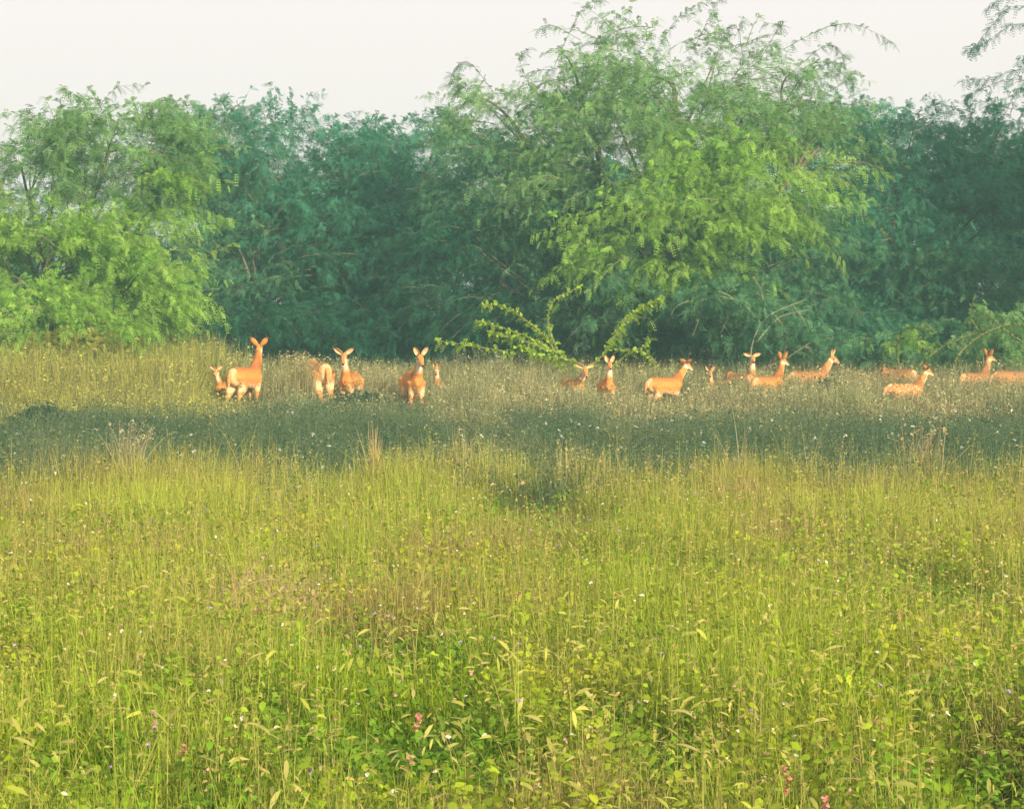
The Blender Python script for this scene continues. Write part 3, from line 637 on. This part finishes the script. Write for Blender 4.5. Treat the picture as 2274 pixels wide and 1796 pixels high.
# trodden ground in front of each deer keeps the grass low there
CLEAR = [(545, 44, .7, .36), (495, 45.2, .5, .42), (704, 44.3, .32, .38), (780, 44, .45, .44), (915, 43, .45, .30), (975, 46, .25, .62), (1285, 44.5, .45, .64), (1350, 44.5, .3, .48),
         (1480, 44, .5, .44), (1580, 46, .4, .62), (1640, 46, .5, .80), (1663, 47, .3, .9), (1704, 44.5, .4, .64), (1800, 46.5, .6, .78), (2010, 43, .6, .52), (1992, 47, .5, .82), (2170, 46, .5, .78), (2250, 45.5, .6, .72)]
def dry_band():
    a = Acc(); X, Y = scatter(390000, 31, 51)
    n1 = vnoise(X, Y, 1.3, 33); n2 = vnoise(X, Y, .4, 36)
    n5 = vnoise(X, Y, 1.8, 51) * .6 + vnoise(X, Y, .6, 52) * .4; cen = np.exp(-((X * 44 / Y + .3) / 1.3) ** 2)
    hmax = np.interp(Y + (n5 - .5) * 5 + cen * 3.5, [35.5, 37.5, 39, 42, 48, 51], [.0, .30, .46, .72, .93, .95]) * (.85 + .25 * n1)
    left = np.clip((-4.2 - X * 44 / Y) / 1.2, 0, 1); hmax *= 1 + .5 * left * np.clip((Y - 41) / 2, 0, 1)
    for px, y_, r, h in CLEAR:
        x_ = (px - CX) / F * y_; along = Y - y_
        k = np.clip(1.25 - np.abs(X * y_ / Y - x_) / r, 0, 1) * np.clip((1.0 - along) / .8, 0, 1) * np.clip((8 + along) / 2, 0, 1)
        hmax = hmax * (1 - k) + np.minimum(hmax, h * (1 + .1 * n2)) * k
    n6 = vnoise(X, Y, .22, 91); hmax = hmax * (.8 + .3 * n6); H = hmax * R.uniform(.45, 1.12, len(X))
    k = H > .06; X, Y, H, n1, n2, left, n6 = X[k], Y[k], H[k], n1[k], n2[k], left[k], n6[k]
    c = lerp((.38, .33, .17), (.24, .27, .12), np.clip(n1 * .7 + n2 * .5 - .1, 0, 1)) * (.75 + .5 * n6[:, None]); c = c * (1 - left[:, None]) + np.array([.36, .36, .08]) * left[:, None]
    gr = np.clip((R.random(len(X)) < .25) * 1.0, 0, 1)[:, None]; c = c * (1 - gr) + np.array([.12, .14, .06]) * gr
    c = c * R.uniform(.7, 1.3, (len(X), 1))
    blades(a, X, Y, H, R.uniform(.004, .009, len(X)), .42, c * .7, c, 4)
    k = R.random(len(X)) < .12; B = np.stack([X[k], Y[k], H[k] * .85], 1); B = np.repeat(B, 4, 0) + R.normal(size=(k.sum() * 4, 3)) * np.array([.03, .03, .06])
    leaves_at(a, B, R.uniform(.03, .07, len(B)), .2, np.repeat(c[k], 4, 0) * 1.1, up=.7)
    tag(a.build('dry_grass', M_dry), 'tall straw-coloured dry grass standing around the deer', 'grass', kind='stuff')
dry_band()

def tuft(name, label, px, Y, h, n, spread, col, lean=.25, wd=.006, group=None, seeds=0):
    p = at(px, 800, Y); root = Acc()
    X = R.normal(size=n) * spread; Yv = R.normal(size=n) * spread
    c = np.tile(np.array(col), (n, 1)) * R.uniform(.75, 1.25, (n, 1))
    tip = blades(root, X, Yv, R.uniform(.7, 1.05, n) * h, np.full(n, wd), lean, c * .75, c, 5)
    if seeds:
        B = np.repeat(tip, seeds, 0) - np.array([0, 0, 1.0]) * R.uniform(0, .1, (n * seeds, 1))
        leaves_at(root, B, R.uniform(.03, .06, len(B)), .2, np.repeat(c, seeds, 0), up=.8)
    o = root.build(name, M_dry); o.location = (p.x, Y, 0)
    return tag(o, label, 'grass', group)
GT = 'taller tufts standing out of the grass'
tuft('dry_tuft', 'broad straw tuft with ragged top between the leftmost deer and the V-eared deer', 668, 42.6, 1.2, 420, .12, (.36, .33, .16), .22, .006, GT, 2)
tuft('dry_tuft', 'dry tuft reaching above the grass between two deer left of centre', 835, 43.6, 1.0, 160, .12, (.33, .31, .16), .3, .006, GT, 2)
tuft('dry_tuft', 'tight reddish tuft of stalks at the dark weeds below the V-eared deer', 830, 24.5, .88, 60, .035, (.45, .33, .16), .12, .006, GT)
tuft('dry_tuft', 'pale tall tuft at the top edge of the near meadow left of centre', 1018, 25, .85, 70, .05, (.36, .33, .14), .25, .005, GT)
tuft('dry_tuft', 'thin forked tuft in front of the dark weeds at the centre', 1080, 24.6, .78, 60, .12, (.34, .33, .13), .3, .005, GT)
tuft('dry_tuft', 'pale loose tuft at the far left edge of the dark weeds', 285, 26, .85, 90, .06, (.36, .33, .20), .3, .006, GT, 2)
tuft('dry_stalk', 'single pinkish stalk with a drooping tip near the centre of the meadow edge', 1155, 22.5, .54, 3, .008, (.50, .32, .20), .15, .005, GT, 3)
tuft('dry_tuft', 'curved pale stalks standing before the dark weeds right of centre', 1645, 26.3, .98, 9, .04, (.40, .38, .22), .4, .008, GT)
tuft('dry_tuft', 'dry brown tuft at the right end of the meadow edge', 2045, 26, .85, 80, .10, (.36, .30, .15), .3, .006, GT, 2)
tuft('dry_tuft', 'yellow tufted stalks in the upper right of the near meadow', 1300, 24.5, .74, 120, .18, (.36, .33, .12), .25, .006, GT, 1)

# tangle of pale dry twigs lying in the meadow
def tangle():
    p = at(560, 1300, 16.0); p.z = 0
    root = empty('dry_twig_tangle', p, 'tangle of pale pinkish dry twigs lying in the grass left of centre', 'twigs'); p = Vector((TX, TY, 0)); root.location = p
    tw, fo = Acc(), Acc()
    for c in [[(470, 1420), (485, 1330), (520, 1305), (560, 1250), (600, 1225)], [(480, 1430), (520, 1380), (590, 1325), (640, 1305), (700, 1300)], [(480, 1430), (540, 1370), (600, 1350), (650, 1335), (690, 1330)],
              [(475, 1425), (500, 1330), (540, 1300), (610, 1290), (650, 1250)], [(472, 1422), (470, 1380), (490, 1320)], [(480, 1430), (540, 1400), (580, 1350), (640, 1360), (690, 1330)]]:
        shoot(fo, tw, [at(x + 15, y - 8, 14.4 + R.uniform(-.3, .1)) for x, y in c], 14, (.42, .33, .2), .03, .005, (.42, .33, .19))
    fo.add(np.concatenate(tw.v), np.concatenate(tw.f), np.concatenate(tw.c))
    X = R.normal(size=900) * .33 ; Yv = R.normal(size=900) * .6 + .1; c = np.tile(np.array([.46, .33, .19]), (900, 1)) * R.uniform(.8, 1.2, (900, 1))
    blades(fo, X + p.x, Yv + p.y, R.uniform(.4, .62, 900), np.full(900, .0022), .6, c, c, 4)
    fo.build('dry_wisps', M_dry, root)
tangle()

# pink flower spikes
def flower(label, px, py, Y, n=5, size=.022, col=(.68, .30, .26)):
    Y = 1.66 * F / (py - HOR); top = at(px, py, Y); root = empty('pink_wildflower', (top.x, Y, 0), label, 'flower', 'pink flower spikes in the foreground')
    st = Acc(); tube(st, [(top.x + .02, Y, 0), (top.x + .015, Y, top.z * .5), (top.x, Y, top.z)], [.004, .0035, .002], (.2, .26, .06), 5)
    z = R.uniform(.1, top.z * .8, 10); B = np.stack([np.full(10, top.x), np.full(10, Y), z], 1)
    leaves_at(st, B, R.uniform(.04, .07, 10), .25, np.tile(np.array([.2, .28, .05]), (10, 1)))
    st.build('stem', M_grass, root)
    fl = Acc()
    for i in range(n):
        c = np.array([top.x + R.normal() * .008, Y + R.normal() * .008, top.z - i * size * .95])
        B = np.tile(c, (9, 1)); leaves_at(fl, B, R.uniform(.7, 1.1, 9) * size * .8, .5, np.tile(np.array(col), (9, 1)) * R.uniform(.8, 1.3, (9, 1)), up=.1)
    fl.build('blossoms', M_petal, root)
for args in [('upper pink flower spike in the dark green hollow left of centre', 925, 1585, 11.6, 5), ('low pink flower cluster below the hollow left of centre', 912, 1680, 11.0, 3),
             ('small mauve-pink flower at the lower left', 345, 1580, 11.6, 4), ('pink flower pair at mid height near the centre', 1145, 1318, 14.4, 3),
             ('cluster of large pink flowers at the bottom right of centre', 1745, 1700, 10.7, 5), ('pink flower right of centre at lower mid height', 1540, 1478, 12.6, 2),
             ('pink flower low on the right', 1955, 1600, 11.4, 3), ('pink flower bud at the bottom edge right of centre', 1830, 1770, 10.3, 3),
             ('faded pink flower at the right above the lower corner', 1995, 1360, 14.0, 3), ('pinkish flower at the lower left edge', 410, 1655, 11.0, 2),
             ('mauve flower spike at the left middle of the meadow', 305, 1455, 12.9, 3)]:
    flower(*args, col=(.55, .30, .42) if 'mauve' in args[0] else (.68, .30, .26))

# ------------------------------------------------------------------ evening haze
def haze():
    x0, x1, y0, y1, z0, z1 = -230, 230, -70, 310, -1.5, 12.5
    a = Acc(); V = [(x, y, z) for z in (z0, z1) for x, y in ((x0, y0), (x1, y0), (x1, y1), (x0, y1))]
    a.add(V, [(3, 2, 1, 0), (4, 5, 6, 7), (0, 1, 5, 4), (1, 2, 6, 5), (2, 3, 7, 6), (3, 0, 4, 7)], (1, 1, 1))
    m = bpy.data.materials.new('haze'); m.use_nodes = True; t = m.node_tree; t.nodes.clear()
    o = t.nodes.new('ShaderNodeOutputMaterial'); v = t.nodes.new('ShaderNodeVolumePrincipled')
    v.inputs['Color'].default_value = (.44, .85, .84, 1); v.inputs['Density'].default_value = 0.0021; v.inputs['Anisotropy'].default_value = 0.1
    t.links.new(v.outputs[0], o.inputs['Volume'])
    tag(a.build('haze', m), kind='stuff')
haze()
